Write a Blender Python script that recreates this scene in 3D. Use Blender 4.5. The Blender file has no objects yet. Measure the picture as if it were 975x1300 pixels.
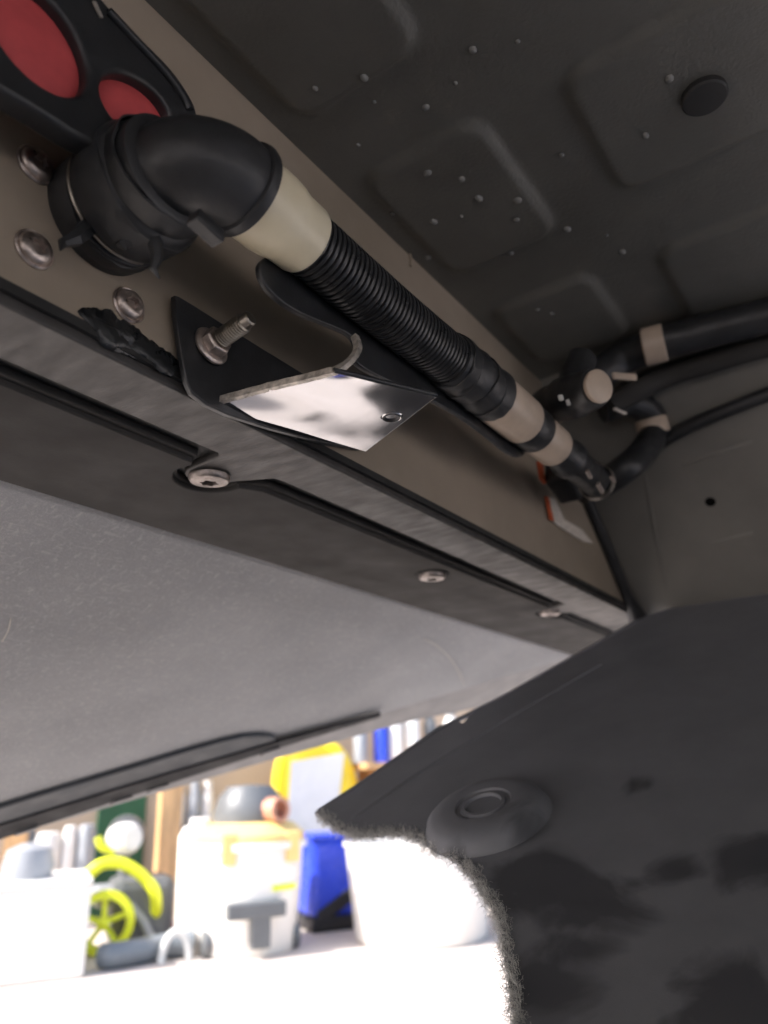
import bpy, bmesh, math, random
from mathutils import Vector, Matrix, noise as mnoise
random.seed(7)
C = bpy.context.scene.collection
SC = bpy.context.scene
R = math.radians

# ------------------------------------------------------------------ camera, world, sun, exposure
F_PX, CX, CY = 960.0, 487.5, 650.0            # lens and centre in photograph pixels (975 x 1300)
CAM = Vector((0, 0, 0.42))                    # metres above the garage floor
A = Vector((708, 325, 960)).normalized()      # world X seen by the camera (right, down, forward)
B = Vector((-1485, 400, 960)); B = (B - A * A.dot(B)).normalized()   # world Y
U = Vector((-0.03212277, -0.93926993, 0.34167255)).normalized()      # world Z
cam = bpy.data.cameras.new('camera'); camo = bpy.data.objects.new('camera', cam); C.objects.link(camo)
rot = Matrix(((A.x, -A.y, -A.z), (B.x, -B.y, -B.z), (U.x, -U.y, -U.z)))
camo.matrix_world = Matrix.Translation(CAM) @ rot.to_4x4()
cam.sensor_fit = 'VERTICAL'; cam.sensor_height = 36; cam.lens = F_PX / 1300 * 36
cam.clip_start = 0.01; cam.clip_end = 200
cam.dof.use_dof = True; cam.dof.focus_distance = 0.34; cam.dof.aperture_fstop = 7.5
SC.camera = camo

SUN_AZ, SUN_EL = R(150), R(44)                # direction the light comes from: left of the picture
w = bpy.data.worlds.new('World'); SC.world = w; w.use_nodes = True
nt = w.node_tree; bg = nt.nodes['Background']
sky = nt.nodes.new('ShaderNodeTexSky'); sky.sky_type = 'NISHITA'; sky.sun_disc = False
sky.sun_elevation = SUN_EL; sky.sun_rotation = R(90) - SUN_AZ
sky.air_density = 1.0; sky.dust_density = 2.5; sky.ozone_density = 0.6
nt.links.new(sky.outputs[0], bg.inputs[0]); bg.inputs[1].default_value = 0.13
sl = bpy.data.lights.new('sun', 'SUN'); sl.energy = 2.8; sl.angle = R(0.6); sl.color = (1, 0.975, 0.95)
so = bpy.data.objects.new('sun', sl); C.objects.link(so); so.location = (-4, 0, 5)
sd = Vector((math.cos(SUN_AZ) * math.cos(SUN_EL), math.sin(SUN_AZ) * math.cos(SUN_EL), math.sin(SUN_EL)))
so.rotation_euler = (-sd).to_track_quat('-Z', 'Y').to_euler()
SC.view_settings.view_transform = 'Standard'; SC.view_settings.look = 'None'
SC.view_settings.exposure = 1.75; SC.view_settings.gamma = 1.0; SC.view_settings.use_curve_mapping = False
SC.render.engine = 'CYCLES'
SC.cycles.max_bounces = 7; SC.cycles.diffuse_bounces = 5; SC.cycles.glossy_bounces = 4
SC.cycles.use_adaptive_sampling = True; SC.cycles.adaptive_threshold = 0.02
SC.cycles.use_denoising = True

# ------------------------------------------------------------------ measuring helpers
def ray(px, py):
    d = Vector((px - CX, py - CY, F_PX)); return Vector((d.dot(A), d.dot(B), d.dot(U)))
def hit(px, py, p0, n):
    d = ray(px, py); p0 = Vector(p0); n = Vector(n)
    return CAM + d * ((p0 - CAM).dot(n) / d.dot(n))
def onx(px, py, x): return hit(px, py, (x, 0, 0), (1, 0, 0))
def ony(px, py, y): return hit(px, py, (0, y, 0), (0, 1, 0))
def onz(px, py, z): return hit(px, py, (0, 0, z), (0, 0, 1))

# ------------------------------------------------------------------ mesh helpers
WL = {}
def tag(o, label=None, cat=None, group=None, kind=None):
    for k, v in (('label', label), ('category', cat), ('group', group), ('kind', kind)):
        if v: o[k] = v
    return o
def thing(name, loc, label, cat, group=None):
    o = bpy.data.objects.new(name, None); C.objects.link(o); o.location = loc
    o.empty_display_size = 0.02; WL[o] = Vector(loc)
    return tag(o, label, cat, group)
def link(name, me, parent=None):
    o = bpy.data.objects.new(name, me); C.objects.link(o); o.parent = parent; return o
def place(o, loc, rotm=None):
    WL[o] = Vector(loc)
    o.location = WL[o] - (WL[o.parent] if o.parent else Vector())
    if rotm: o.rotation_euler = rotm.to_euler()
    return o
def build(name, vf, mat, parent=None, smooth=40, bevel=0):
    vs, fs = vf
    vs = [Vector(v) for v in vs]
    lo = Vector([min(v[i] for v in vs) for i in range(3)]); hi = Vector([max(v[i] for v in vs) for i in range(3)])
    c = Vector(((lo.x + hi.x) / 2, (lo.y + hi.y) / 2, lo.z))
    me = bpy.data.meshes.new(name); me.from_pydata([v - c for v in vs], [], fs); me.update()
    bm = bmesh.new(); bm.from_mesh(me); bmesh.ops.recalc_face_normals(bm, faces=bm.faces); bm.to_mesh(me); bm.free()
    if smooth:
        for p in me.polygons: p.use_smooth = True
        me.set_sharp_from_angle(angle=R(smooth))
    me.materials.append(MAT[mat])
    o = link(name, me, parent); place(o, c)
    if bevel:
        m = o.modifiers.new('bevel', 'BEVEL'); m.width = bevel; m.segments = 2; m.limit_method = 'ANGLE'
    return o
def join(*vfs):
    vs, fs = [], []
    for v, f in vfs:
        n = len(vs); vs += list(v); fs += [tuple(i + n for i in q) for q in f]
    return vs, fs
def frame(axis, hint=(0, 0, 1)):
    z = Vector(axis).normalized(); h = Vector(hint)
    if abs(z.dot(h)) > 0.95: h = Vector((1, 0, 0))
    x = h.cross(z).normalized(); return x, z.cross(x), z
def lathe(prof, o, axis, seg=40, caps=True, star=None):
    x, y, z = frame(axis); o = Vector(o); vs, fs = [], []
    for r, h in prof:
        for i in range(seg):
            a = 2 * math.pi * i / seg; vs.append(o + x * r * math.cos(a) + y * r * math.sin(a) + z * h)
    for k in range(len(prof) - 1):
        for i in range(seg):
            j = (i + 1) % seg; fs.append((k * seg + i, k * seg + j, k * seg + seg + j, k * seg + seg + i))
    if caps:
        fs.append(tuple(range(seg))); n = (len(prof) - 1) * seg; fs.append(tuple(range(n, n + seg)))
    return vs, fs
def tube(pts, rad, seg=16, caps=True):
    pts = [Vector(p) for p in pts]; vs, fs = [], []; n = len(pts); x = None
    for k, p in enumerate(pts):
        t = (pts[min(k + 1, n - 1)] - pts[max(k - 1, 0)]).normalized()
        if x is None: x = frame(t)[0]
        x = (x - t * x.dot(t)).normalized(); y = t.cross(x)
        r = rad[k] if isinstance(rad, (list, tuple)) else rad
        for i in range(seg):
            a = 2 * math.pi * i / seg; vs.append(p + x * r * math.cos(a) + y * r * math.sin(a))
    for k in range(n - 1):
        for i in range(seg):
            j = (i + 1) % seg; fs.append((k * seg + i, k * seg + j, k * seg + seg + j, k * seg + seg + i))
    if caps: fs.append(tuple(range(seg))); fs.append(tuple(range((n - 1) * seg, n * seg)))
    return vs, fs
def smoothpath(pts, n=10):
    pts = [Vector(p) for p in pts]; P = [pts[0] * 2 - pts[1]] + pts + [pts[-1] * 2 - pts[-2]]; out = []
    for i in range(1, len(P) - 2):
        for k in range(n):
            t = k / n; a, b, c, d = P[i - 1:i + 3]
            out.append(0.5 * ((2 * b) + (c - a) * t + (2 * a - 5 * b + 4 * c - d) * t * t + (3 * b - a - 3 * c + d) * t ** 3))
    return out + [pts[-1]]
def box(o, u, v, wv):
    """box from corner-centre o with half vectors u, v, w"""
    o, u, v, wv = map(Vector, (o, u, v, wv)); vs = [o + u * a + v * b + wv * c for a in (-1, 1) for b in (-1, 1) for c in (-1, 1)]
    return vs, [(0, 1, 3, 2), (4, 6, 7, 5), (0, 4, 5, 1), (2, 3, 7, 6), (0, 2, 6, 4), (1, 5, 7, 3)]
def abox(x0, x1, y0, y1, z0, z1):
    return box(((x0 + x1) / 2, (y0 + y1) / 2, (z0 + z1) / 2), ((x1 - x0) / 2, 0, 0), (0, (y1 - y0) / 2, 0), (0, 0, (z1 - z0) / 2))
def plate(loops, o, u, v, thick, bevel=0.0, res=2):
    """2D outline (first loop) with holes, extruded; (0,0) at o, axes u, v; front face towards u x v"""
    o, u, v = Vector(o), Vector(u).normalized(), Vector(v).normalized(); nrm = u.cross(v)
    cu = bpy.data.curves.new('tmp', 'CURVE'); cu.dimensions = '2D'; cu.fill_mode = 'BOTH'
    cu.extrude = max(thick / 2 - bevel, 0); cu.bevel_depth = bevel; cu.bevel_resolution = res; cu.offset = -bevel
    for lp in loops:
        s = cu.splines.new('POLY'); s.points.add(len(lp) - 1); s.use_cyclic_u = True
        for p, q in zip(s.points, lp): p.co = (q[0], q[1], 0, 1)
    ob = bpy.data.objects.new('tmp', cu); C.objects.link(ob)
    dg = bpy.context.evaluated_depsgraph_get(); me = bpy.data.meshes.new_from_object(ob.evaluated_get(dg))
    vs = [o + u * q.co.x + v * q.co.y + nrm * q.co.z for q in me.vertices]; fs = [tuple(p.vertices) for p in me.polygons]
    bpy.data.objects.remove(ob); bpy.data.curves.remove(cu); bpy.data.meshes.remove(me)
    return vs, fs
def ell(cx, cy, a, b, ang=0, n=40):
    ca, sa = math.cos(ang), math.sin(ang)
    return [(cx + a * math.cos(t) * ca - b * math.sin(t) * sa, cy + a * math.cos(t) * sa + b * math.sin(t) * ca) for t in [2 * math.pi * i / n for i in range(n)]]
def chaikin(p, it=2, closed=True):
    for _ in range(it):
        q = []
        n = len(p)
        for i in range(n if closed else n - 1):
            a, b = p[i], p[(i + 1) % n]
            q += [(a[0] * .75 + b[0] * .25, a[1] * .75 + b[1] * .25), (a[0] * .25 + b[0] * .75, a[1] * .25 + b[1] * .75)]
        p = q
    return p

# ------------------------------------------------------------------ materials
MAT = {}
def M(name, col, rough=.5, metal=0., var=.15, nscale=30, bump=0., bscale=300, rvar=.1, col2=None, lo=.35, hi=.65, spec=.5, stretch=(1, 1, 1), trans=0, det=6):
    m = bpy.data.materials.new(name); m.use_nodes = True; t = m.node_tree; N = t.nodes; L = t.links
    b = N['Principled BSDF']; b.inputs['Metallic'].default_value = metal; b.inputs['Specular IOR Level'].default_value = spec
    b.inputs['Transmission Weight'].default_value = trans
    tc = N.new('ShaderNodeTexCoord'); mp = N.new('ShaderNodeMapping'); mp.inputs['Scale'].default_value = stretch
    L.new(tc.outputs['Object'], mp.inputs[0])
    n1 = N.new('ShaderNodeTexNoise'); n1.inputs['Scale'].default_value = nscale; n1.inputs['Detail'].default_value = det; n1.inputs['Roughness'].default_value = .6
    L.new(mp.outputs[0], n1.inputs[0])
    cr = N.new('ShaderNodeValToRGB'); e = cr.color_ramp.elements
    e[0].position = lo; e[1].position = hi
    c2 = col2 or tuple(min(1, c * (1 + var)) for c in col)
    e[0].color = (*[c * (1 - var) if col2 is None else c for c in col], 1); e[1].color = (*c2, 1)
    L.new(n1.outputs[0], cr.inputs[0]); L.new(cr.outputs[0], b.inputs['Base Color'])
    mr = N.new('ShaderNodeMapRange'); mr.inputs['From Min'].default_value = .3; mr.inputs['From Max'].default_value = .7
    mr.inputs['To Min'].default_value = max(.02, rough - rvar); mr.inputs['To Max'].default_value = min(1, rough + rvar)
    n2 = N.new('ShaderNodeTexNoise'); n2.inputs['Scale'].default_value = nscale * 2.3; n2.inputs['Detail'].default_value = 5
    L.new(mp.outputs[0], n2.inputs[0]); L.new(n2.outputs[0], mr.inputs[0]); L.new(mr.outputs[0], b.inputs['Roughness'])
    if bump:
        n3 = N.new('ShaderNodeTexNoise'); n3.inputs['Scale'].default_value = bscale; n3.inputs['Detail'].default_value = 4
        L.new(mp.outputs[0], n3.inputs[0]); bp = N.new('ShaderNodeBump'); bp.inputs['Strength'].default_value = bump; bp.inputs['Distance'].default_value = .001
        L.new(n3.outputs[0], bp.inputs['Height']); L.new(bp.outputs[0], b.inputs['Normal'])
    MAT[name] = m; return m
M('pan', (.11, .108, .096), .5, 0, .22, 14, .4, 420, col2=(.14, .137, .123))
M('beige', (.28, .234, .18), .45, 0, .12, 7, .06, 700, .08, col2=(.37, .31, .245))
M('end', (.17, .163, .148), .5, 0, .15, 8, .08, 800)
M('strip', (.062, .059, .057), .5, .1, .1, 40, .15, 500, .12, stretch=(1.6, .5, 1), spec=.3)
M('tray', (.042, .0405, .039), .75, 0, .3, 14, .12, 700, .12, col2=(.056, .054, .052), spec=.12)
M('tray_dark', (.02, .02, .02), .6, 0)
M('rubber', (.022, .023, .025), .45, 0, .3, 45, .35, 170, .12)
M('hose', (.02, .021, .023), .34, 0, .2, 80, .05, 600, .08)
M('black_paint', (.022, .023, .025), .38, 0, .25, 60, .12, 900, .1)
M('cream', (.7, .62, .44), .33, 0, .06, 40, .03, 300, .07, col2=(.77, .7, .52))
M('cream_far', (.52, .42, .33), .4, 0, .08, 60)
M('red', (.6, .09, .095), .45, 0, .22, 25, .04, 500)
M('steel', (.55, .48, .44), .42, 1, .35, 120, .15, 500, .15)
M('zinc', (.36, .33, .29), .38, 1, .25, 120, .1, 500, .1)
M('rust', (.3, .265, .245), .42, .8, .4, 150, .2, 500, .15)
M('cut', (.5, .46, .41), .5, .6, .4, 250, .5, 900, .15)
M('foam', (.68, .62, .55), .8, 0, .2, 300, .5, 700)
M('orange', (.55, .1, .03), .5, 0, .2, 60)
M('copper', (.5, .25, .17), .5, .2, .25, 60)
M('pale', (.6, .6, .58), .4, 0, .1)
M('mastic', (.012, .013, .014), .35, 0, .3, 60, .6, 160, .15)
M('hair', (.6, .55, .48), .5, 0, .1)
M('fuzz', (.3, .3, .28), .7, 0, .3, 400)
M('fibre', (.36, .36, .36), .6, 0, .3, 400)
M('drop', (.2, .2, .19), .25, 0, .1)
M('lip', (.17, .17, .175), .5, 0, .1, 20, .1, 600)
M('lip_dark', (.012, .013, .016), .6, 0, .15, 20, spec=.15)
M('channel', (.06, .066, .075), .55, 0, .1, 20, spec=.25)
# background
M('concrete', (.51, .445, .40), .7, 0, .1, 3, .2, 60, .1, col2=(.58, .515, .47))
M('wallpaint', (.48, .37, .27), .7, 0, .08, 2)
M('white_plastic', (.76, .73, .69), .35, 0, .05, 10)
M('orange_plastic', (.8, .57, .22), .35, 0, .08, 10)
M('grey_plastic', (.12, .125, .13), .4, 0, .1, 10)
M('mid_grey', (.3, .31, .33), .4, 0, .1, 10)
M('blue_plastic', (.03, .07, .62), .3, 0, .1, 10)
M('yellow_plastic', (.85, .6, .02), .4, 0, .08, 10)
M('neon', (.75, .8, .03), .4, 0, .05, 10)
M('green', (.015, .075, .03), .5, 0, .15, 10)
M('wood', (.6, .36, .17), .6, 0, .25, 6, .2, 60, stretch=(8, 8, 1))
M('hole', (.004, .004, .004), .9, 0, spec=.05)
M('black_bg', (.02, .02, .022), .5, 0, .2, 10)
M('hose_grey', (.16, .18, .2), .4, 0, .1, 10)
M('red_bg', (.5, .06, .06), .5, 0, .1)

def M_fuzz():
    m = bpy.data.materials.new('fuzz'); m.use_nodes = True; t = m.node_tree; N = t.nodes; L = t.links
    N.remove(N['Principled BSDF']); a = N.new('ShaderNodeBsdfDiffuse'); b = N.new('ShaderNodeBsdfTranslucent'); x = N.new('ShaderNodeMixShader')
    n = N.new('ShaderNodeTexNoise'); n.inputs['Scale'].default_value = 500; r = N.new('ShaderNodeValToRGB'); r.color_ramp.elements[0].color = (.4, .4, .39, 1); r.color_ramp.elements[1].color = (.92, .92, .9, 1)
    r.color_ramp.elements[0].position = .35; r.color_ramp.elements[1].position = .65
    L.new(n.outputs[0], r.inputs[0]); L.new(r.outputs[0], a.inputs[0]); L.new(r.outputs[0], b.inputs[0]); L.new(a.outputs[0], x.inputs[1]); L.new(b.outputs[0], x.inputs[2])
    L.new(x.outputs[0], N['Material Output'].inputs[0]); MAT['fuzz'] = m
M_fuzz()
def M_felt():
    m = M('felt', (.26, .267, .28), .7, 0, .1, 6, 0); t = m.node_tree; N = t.nodes; L = t.links; b = N['Principled BSDF']
    tc = N['Texture Coordinate']
    cr = b.inputs['Base Color'].links[0].from_node
    prev = cr.outputs[0]; hs = []
    for sc, st, rz, lo_, hi_, amt in ((420, (1, .22, 1), .5, .56, .72, .42), (520, (.2, 1, 1), -.4, .58, .74, .38), (1100, (1, 1, 1), 0, .5, .75, .45)):
        mp = N.new('ShaderNodeMapping'); mp.inputs['Scale'].default_value = st; mp.inputs['Rotation'].default_value = (0, 0, rz); L.new(tc.outputs['Object'], mp.inputs[0])
        n = N.new('ShaderNodeTexNoise'); n.inputs['Scale'].default_value = sc; n.inputs['Detail'].default_value = 3; n.inputs['Distortion'].default_value = .6; L.new(mp.outputs[0], n.inputs[0])
        mr = N.new('ShaderNodeMapRange'); mr.inputs['From Min'].default_value = lo_; mr.inputs['From Max'].default_value = hi_; mr.inputs['To Max'].default_value = amt; L.new(n.outputs[0], mr.inputs[0])
        mx = N.new('ShaderNodeMix'); mx.data_type = 'RGBA'; L.new(mr.outputs[0], mx.inputs[0]); L.new(prev, mx.inputs[6]); mx.inputs[7].default_value = (.46, .46, .455, 1); prev = mx.outputs[2]; hs.append(n)
    L.new(prev, b.inputs['Base Color'])
    bp = N.new('ShaderNodeBump'); bp.inputs['Strength'].default_value = .5; bp.inputs['Distance'].default_value = .0006; L.new(hs[0].outputs[0], bp.inputs['Height'])
    bp2 = N.new('ShaderNodeBump'); bp2.inputs['Strength'].default_value = .5; bp2.inputs['Distance'].default_value = .0006; L.new(hs[2].outputs[0], bp2.inputs['Height']); L.new(bp.outputs[0], bp2.inputs['Normal'])
    L.new(bp2.outputs[0], b.inputs['Normal'])
M_felt()
def M_liner():
    """black fibre liner with oily wet patches of their own shape"""
    m = M('liner', (.2, .208, .234), .55, 0, .15, 16, .12, 1400, .06, col2=(.24, .249, .278)); t = m.node_tree; N = t.nodes; L = t.links; b = N['Principled BSDF']
    tc = N['Texture Coordinate']; cr = b.inputs['Base Color'].links[0].from_node; rr = b.inputs['Roughness'].links[0].from_node
    geo = N.new('ShaderNodeNewGeometry'); n = N.new('ShaderNodeTexNoise'); n.inputs['Scale'].default_value = 19; n.inputs['Detail'].default_value = 4; n.inputs['Distortion'].default_value = .9; n.inputs['Roughness'].default_value = .5; L.new(geo.outputs['Position'], n.inputs[0])
    tot = None
    for p, r in WET:
        d = N.new('ShaderNodeVectorMath'); d.operation = 'DISTANCE'; L.new(geo.outputs['Position'], d.inputs[0]); d.inputs[1].default_value = p
        mr = N.new('ShaderNodeMapRange'); mr.inputs['From Min'].default_value = 0; mr.inputs['From Max'].default_value = r; mr.inputs['To Min'].default_value = 1; mr.inputs['To Max'].default_value = 0; L.new(d.outputs['Value'], mr.inputs[0])
        if tot is None: tot = mr.outputs[0]
        else:
            mx = N.new('ShaderNodeMath'); mx.operation = 'MAXIMUM'; L.new(tot, mx.inputs[0]); L.new(mr.outputs[0], mx.inputs[1]); tot = mx.outputs[0]
    sm = N.new('ShaderNodeMath'); sm.operation = 'MULTIPLY'; sm.inputs[1].default_value = .55; L.new(tot, sm.inputs[0])
    ad = N.new('ShaderNodeMath'); ad.operation = 'ADD'; L.new(sm.outputs[0], ad.inputs[0]); L.new(n.outputs[0], ad.inputs[1])
    mr = N.new('ShaderNodeMapRange'); mr.inputs['From Min'].default_value = .76; mr.inputs['From Max'].default_value = .92; L.new(ad.outputs[0], mr.inputs[0])
    mx = N.new('ShaderNodeMix'); mx.data_type = 'RGBA'; L.new(mr.outputs[0], mx.inputs[0]); L.new(cr.outputs[0], mx.inputs[6]); mx.inputs[7].default_value = (.1, .105, .12, 1); L.new(mx.outputs[2], b.inputs['Base Color'])
    m2 = N.new('ShaderNodeMix'); L.new(mr.outputs[0], m2.inputs[0]); L.new(rr.outputs[0], m2.inputs[2]); m2.inputs[3].default_value = .3; L.new(m2.outputs[0], b.inputs['Roughness'])
def M_chrome():
    m = M('chrome', (.46, .46, .47), .12, 1, .03, 60, 0, rvar=.03); t = m.node_tree; N = t.nodes; L = t.links; b = N['Principled BSDF']
    tc = N['Texture Coordinate']; n = N.new('ShaderNodeTexNoise'); n.inputs['Scale'].default_value = 24; n.inputs['Detail'].default_value = 2; L.new(tc.outputs['Object'], n.inputs[0])
    bp = N.new('ShaderNodeBump'); bp.inputs['Strength'].default_value = .07; bp.inputs['Distance'].default_value = .002; L.new(n.outputs[0], bp.inputs['Height']); L.new(bp.outputs[0], b.inputs['Normal'])
M_chrome()

# ------------------------------------------------------------------ measured planes
ZC, YW, ZF, XE = CAM.z + .34, .22, CAM.z + .155, .775
SLOPE = math.tan(R(28))
LP0, LN = Vector((XE, .22, CAM.z + .158)), Vector((-math.sin(R(28)), 0, math.cos(R(28))))    # liner ramp
def onl(px, py): return hit(px, py, LP0, LN)
GA = R(25); GP0, GN = Vector((0, .365, CAM.z + .152)), Vector((0, math.sin(GA), math.cos(GA)))   # felt undertray
def ong(px, py): return hit(px, py, GP0, GN)
WET = [(Vector(p_), r_ * 1.15) for p_, r_ in [(onl(700, 1120), .05), (onl(760, 1160), .05), (onl(740, 1210), .04), (onl(860, 1110), .03), (onl(960, 1090), .045), (onl(820, 1000), .022), (onl(700, 1270), .05), (onl(580, 1095), .03), (onl(660, 1060), .03), (onl(950, 1290), .045)]]
M_liner()

# ------------------------------------------------------------------ setting
fl = build('floor', ([(-30, -30, 0), (30, -30, 0), (30, 30, 0), (-30, 30, 0)], [(0, 1, 2, 3)]), 'concrete', smooth=0); tag(fl, kind='structure')

# ------------------------------------------------------------------ floor pan over the camera, with stamped pockets
def lin(a, b, n): return [a + (b - a) * i / n for i in range(n)]
gx = [-2.42, -2.4] + lin(-2.3, .02, 24) + lin(.02, .60, 190) + [.60]
gy = [-1.82, -1.8] + lin(-1.7, -.16, 20) + lin(-.16, .2205, 126) + [.2205]
POCK = [(.02, .236, .128, .205), (.289, .401, .128, .205), (.456, .55, .128, .205),
        (.10, .235, -.10, .083), (.295, .394, -.10, .083), (.463, .57, -.10, .083)]
def sst(t): t = max(0, min(1, t)); return t * t * (3 - 2 * t)
def pan_z(x, y):
    z = ZC + .0012 * mnoise.noise((x * 6, y * 6, 0))
    for x0, x1, y0, y1 in POCK:
        cx, cy, hx, hy, r = (x0 + x1) / 2, (y0 + y1) / 2, (x1 - x0) / 2, (y1 - y0) / 2, .014
        qx, qy = abs(x - cx) - hx + r, abs(y - cy) - hy + r
        d = math.hypot(max(qx, 0), max(qy, 0)) + min(max(qx, qy), 0) - r
        z -= .0042 * sst((.0028 - d) / .0056)
    if y < -1.79 or x < -2.39: z -= .22 if y < -1.81 or x < -2.41 else .02      # unseen edges folded down, added to keep light out from the sides
    return z
vs = [(x, y, pan_z(x, y)) for x in gx for y in gy]; ny = len(gy)
fs = [(i * ny + j, (i + 1) * ny + j, (i + 1) * ny + j + 1, i * ny + j + 1) for i in range(len(gx) - 1) for j in range(ny - 1)]
pan = build('floor_pan', (vs, fs), 'pan', smooth=60)
tag(pan, 'dark grey stamped metal floor pan overhead with ribs and pockets', 'car panel')
hole = onz(890, 105, ZC + .004)
plug = build('drain_plug', lathe([(.0115, 0), (.0115, -.0045), (.0105, -.0055), (.004, -.0058)], (hole.x, hole.y, ZC - .0025), (0, 0, 1), 32), 'tray_dark', pan)

drops = [(400, 103), (462, 90), (600, 62), (657, 50), (578, 103), (475, 127), (540, 135), (455, 182), (542, 212), (585, 220), (607, 245), (550, 275), (585, 267), (655, 272), (713, 196), (848, 92), (818, 165), (770, 298), (790, 320), (682, 387), (700, 392), (656, 248), (498, 268), (543, 327), (648, 322), (720, 292)]
dm = None
for i, (x, y) in enumerate(drops):
    p = onz(x, y, ZC); p.z = pan_z(p.x, p.y)
    if dm is None:
        o = build('water_droplet', lathe([(.0026, .0004), (.0026, 0), (.0024, -.0008), (.0016, -.0016), (.0006, -.0019)], (0, 0, 0), (0, 0, 1), 14), 'drop'); dm = o.data
        place(o, p + Vector((0, 0, -.0019)))
    else:
        o = link('water_droplet', dm); place(o, p + Vector((0, 0, -.0019)))
    s = random.uniform(.45, 1.2); o.scale = (s, s * random.uniform(.8, 1.2), s)
    tag(o, 'small glossy droplet clinging to the dark stamped floor pan', 'droplet', 'droplets clinging to the floor pan')

# ------------------------------------------------------------------ beige side panel
wall = build('side_panel', abox(-2.4, .80, YW, YW + .004, ZF + .0045, ZC + .006), 'beige', smooth=0)
tag(wall, 'beige painted metal side panel behind the hoses', 'car panel')
p0 = ony(520, 338, YW); p1 = ony(548, 326, YW)
build('seam_bead', tube([(p0.x, YW - .0005, p0.z), (p0.x + .001, YW - .0008, (p0.z + ZC) / 2), (p0.x, YW - .0005, ZC)], .0012, 8), 'beige', wall)

# sloping end panel
e0, e1 = Vector((.578, 0, ZC + .002)), Vector((XE + .003, 0, ZF - .002))
ed = (e1 - e0); en = Vector((ed.z, 0, -ed.x)).normalized()
def eplane(px, py): return hit(px, py, e0, en)
eu = Vector((0, -1, 0)); ev = ed.normalized()
endp = build('end_panel', plate([[(-.219, 0), (1.1, 0), (1.1, ed.length), (-.219, ed.length)]], e0, eu, ev, .003), 'end', smooth=0)
tag(endp, 'dark grey sloping end panel with one small round hole', 'car panel')
q = eplane(902, 636)
nn = en if en.x < 0 else -en
build('hole', lathe([(.0046, 0), (.0046, .0019), (.0042, .0020)], q, nn, 24), 'hole', endp)
q0 = eplane(845, 590); q1 = eplane(965, 640)
for a, b2 in (((818, 600), (845, 745)), ((865, 590), (955, 560)), ((905, 690), (955, 675))):
    a3, b3 = eplane(*a), eplane(*b2)
    build('stamped_rib', tube(smoothpath([a3 - nn * .0015, (a3 + b3) / 2 - nn * .0012, b3 - nn * .0015], 6), .0035, 10), 'end', endp, smooth=60)

# corner seal between side panel and end panel
s0, s1 = ony(742, 628, YW - .004), ony(808, 785, YW - .004)
seal = build('corner_seal', tube(smoothpath([s0, s0.lerp(s1, .4) + Vector((.001, 0, 0)), s0.lerp(s1, .8), s1 + Vector((.012, 0, -.004))], 6), [.0055] * 13 + [.006, .007, .008, .009, .01, .011], 12), 'rubber', smooth=60)
tag(seal, 'black rubber seal running down the corner of beige and dark panels', 'seal')

# ------------------------------------------------------------------ undertray flange under the beige panel
base = build('flange', abox(-2.4, 1.0, YW - .0005, .372, ZF + .004, ZF + .008), 'tray_dark', smooth=0)
tag(base, 'dark undertray flange running below the beige panel with long slots', 'undertray')
def fl2(px, py): p = onz(px, py, ZF); return (p.x, p.y)
b1, b2_, b3_ = fl2(266, 603), fl2(548, 725), fl2(698, 776)
yA, yB = .2540, .2680
def rtab(cx, cy, r, side=1, n=12): return [(cx + r * math.cos(a), cy + r * math.sin(a)) for a in [math.pi - math.pi * i / n for i in range(n + 1)]]
up = [(-2.4, YW + .0015), (.80, YW + .0015), (.80, .262), (.70, .262), (b3_[0] + .02, .2645)] + rtab(b3_[0], b3_[1] - .002, .013)[::-1] + [(b3_[0] - .02, yA)] \
   + [(b1[0] + .030, yA), (b1[0] + .0245, yA + .001)] + rtab(b1[0], b1[1], .0125)[::-1] + [(b1[0] - .0135, yA + .003), (b1[0] - .016, yA), (-2.4, yA)]
up = [(x, y) for x, y in up]
o = build('upper_strip', plate([up], (0, 0, ZF + .002), (1, 0, 0), (0, 1, 0), .005, .0012), 'strip', base, smooth=35)
def lower(off, r, ytop, yend):
    return [(-2.4, ytop), (b1[0] - .020, ytop), (b1[0] - .0175 - off, ytop + .003)] + [(b1[0] + r * math.cos(a), b1[1] + r * math.sin(a)) for a in [math.pi * 1.05 - math.pi * 1.1 * i / 14 for i in range(15)]] \
        + [(b1[0] + .030, ytop), (b3_[0] - .024, ytop), (b3_[0] - .016, ytop + .012), (b3_[0] - .01, ytop + .022), (b3_[0] + .012, ytop + .022), (b3_[0] + .03, ytop + .01), (.99, ytop + .01), (.99, yend), (-2.4, yend)]
build('slot_rim', plate([lower(0, .0165, yB - .0035, .366)], (0, 0, ZF + .0022), (1, 0, 0), (0, 1, 0), .004, .0008), 'tray', base, smooth=35)
lo_pts = lower(0, .0185, yB, .368)
build('lower_plate', plate([lo_pts], (0, 0, ZF - .0005), (1, 0, 0), (0, 1, 0), .004, .0009), 'tray', base, smooth=35)
bd = Vector((b2_[0], b2_[1], ZF - .0012))
build('bolt_seat', lathe([(.0135, .0015), (.0135, -.0012), (.0125, -.002), (.0108, -.0014)], bd - Vector((0, 0, .0005)), (0, 0, 1), 32), 'tray', base)

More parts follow.
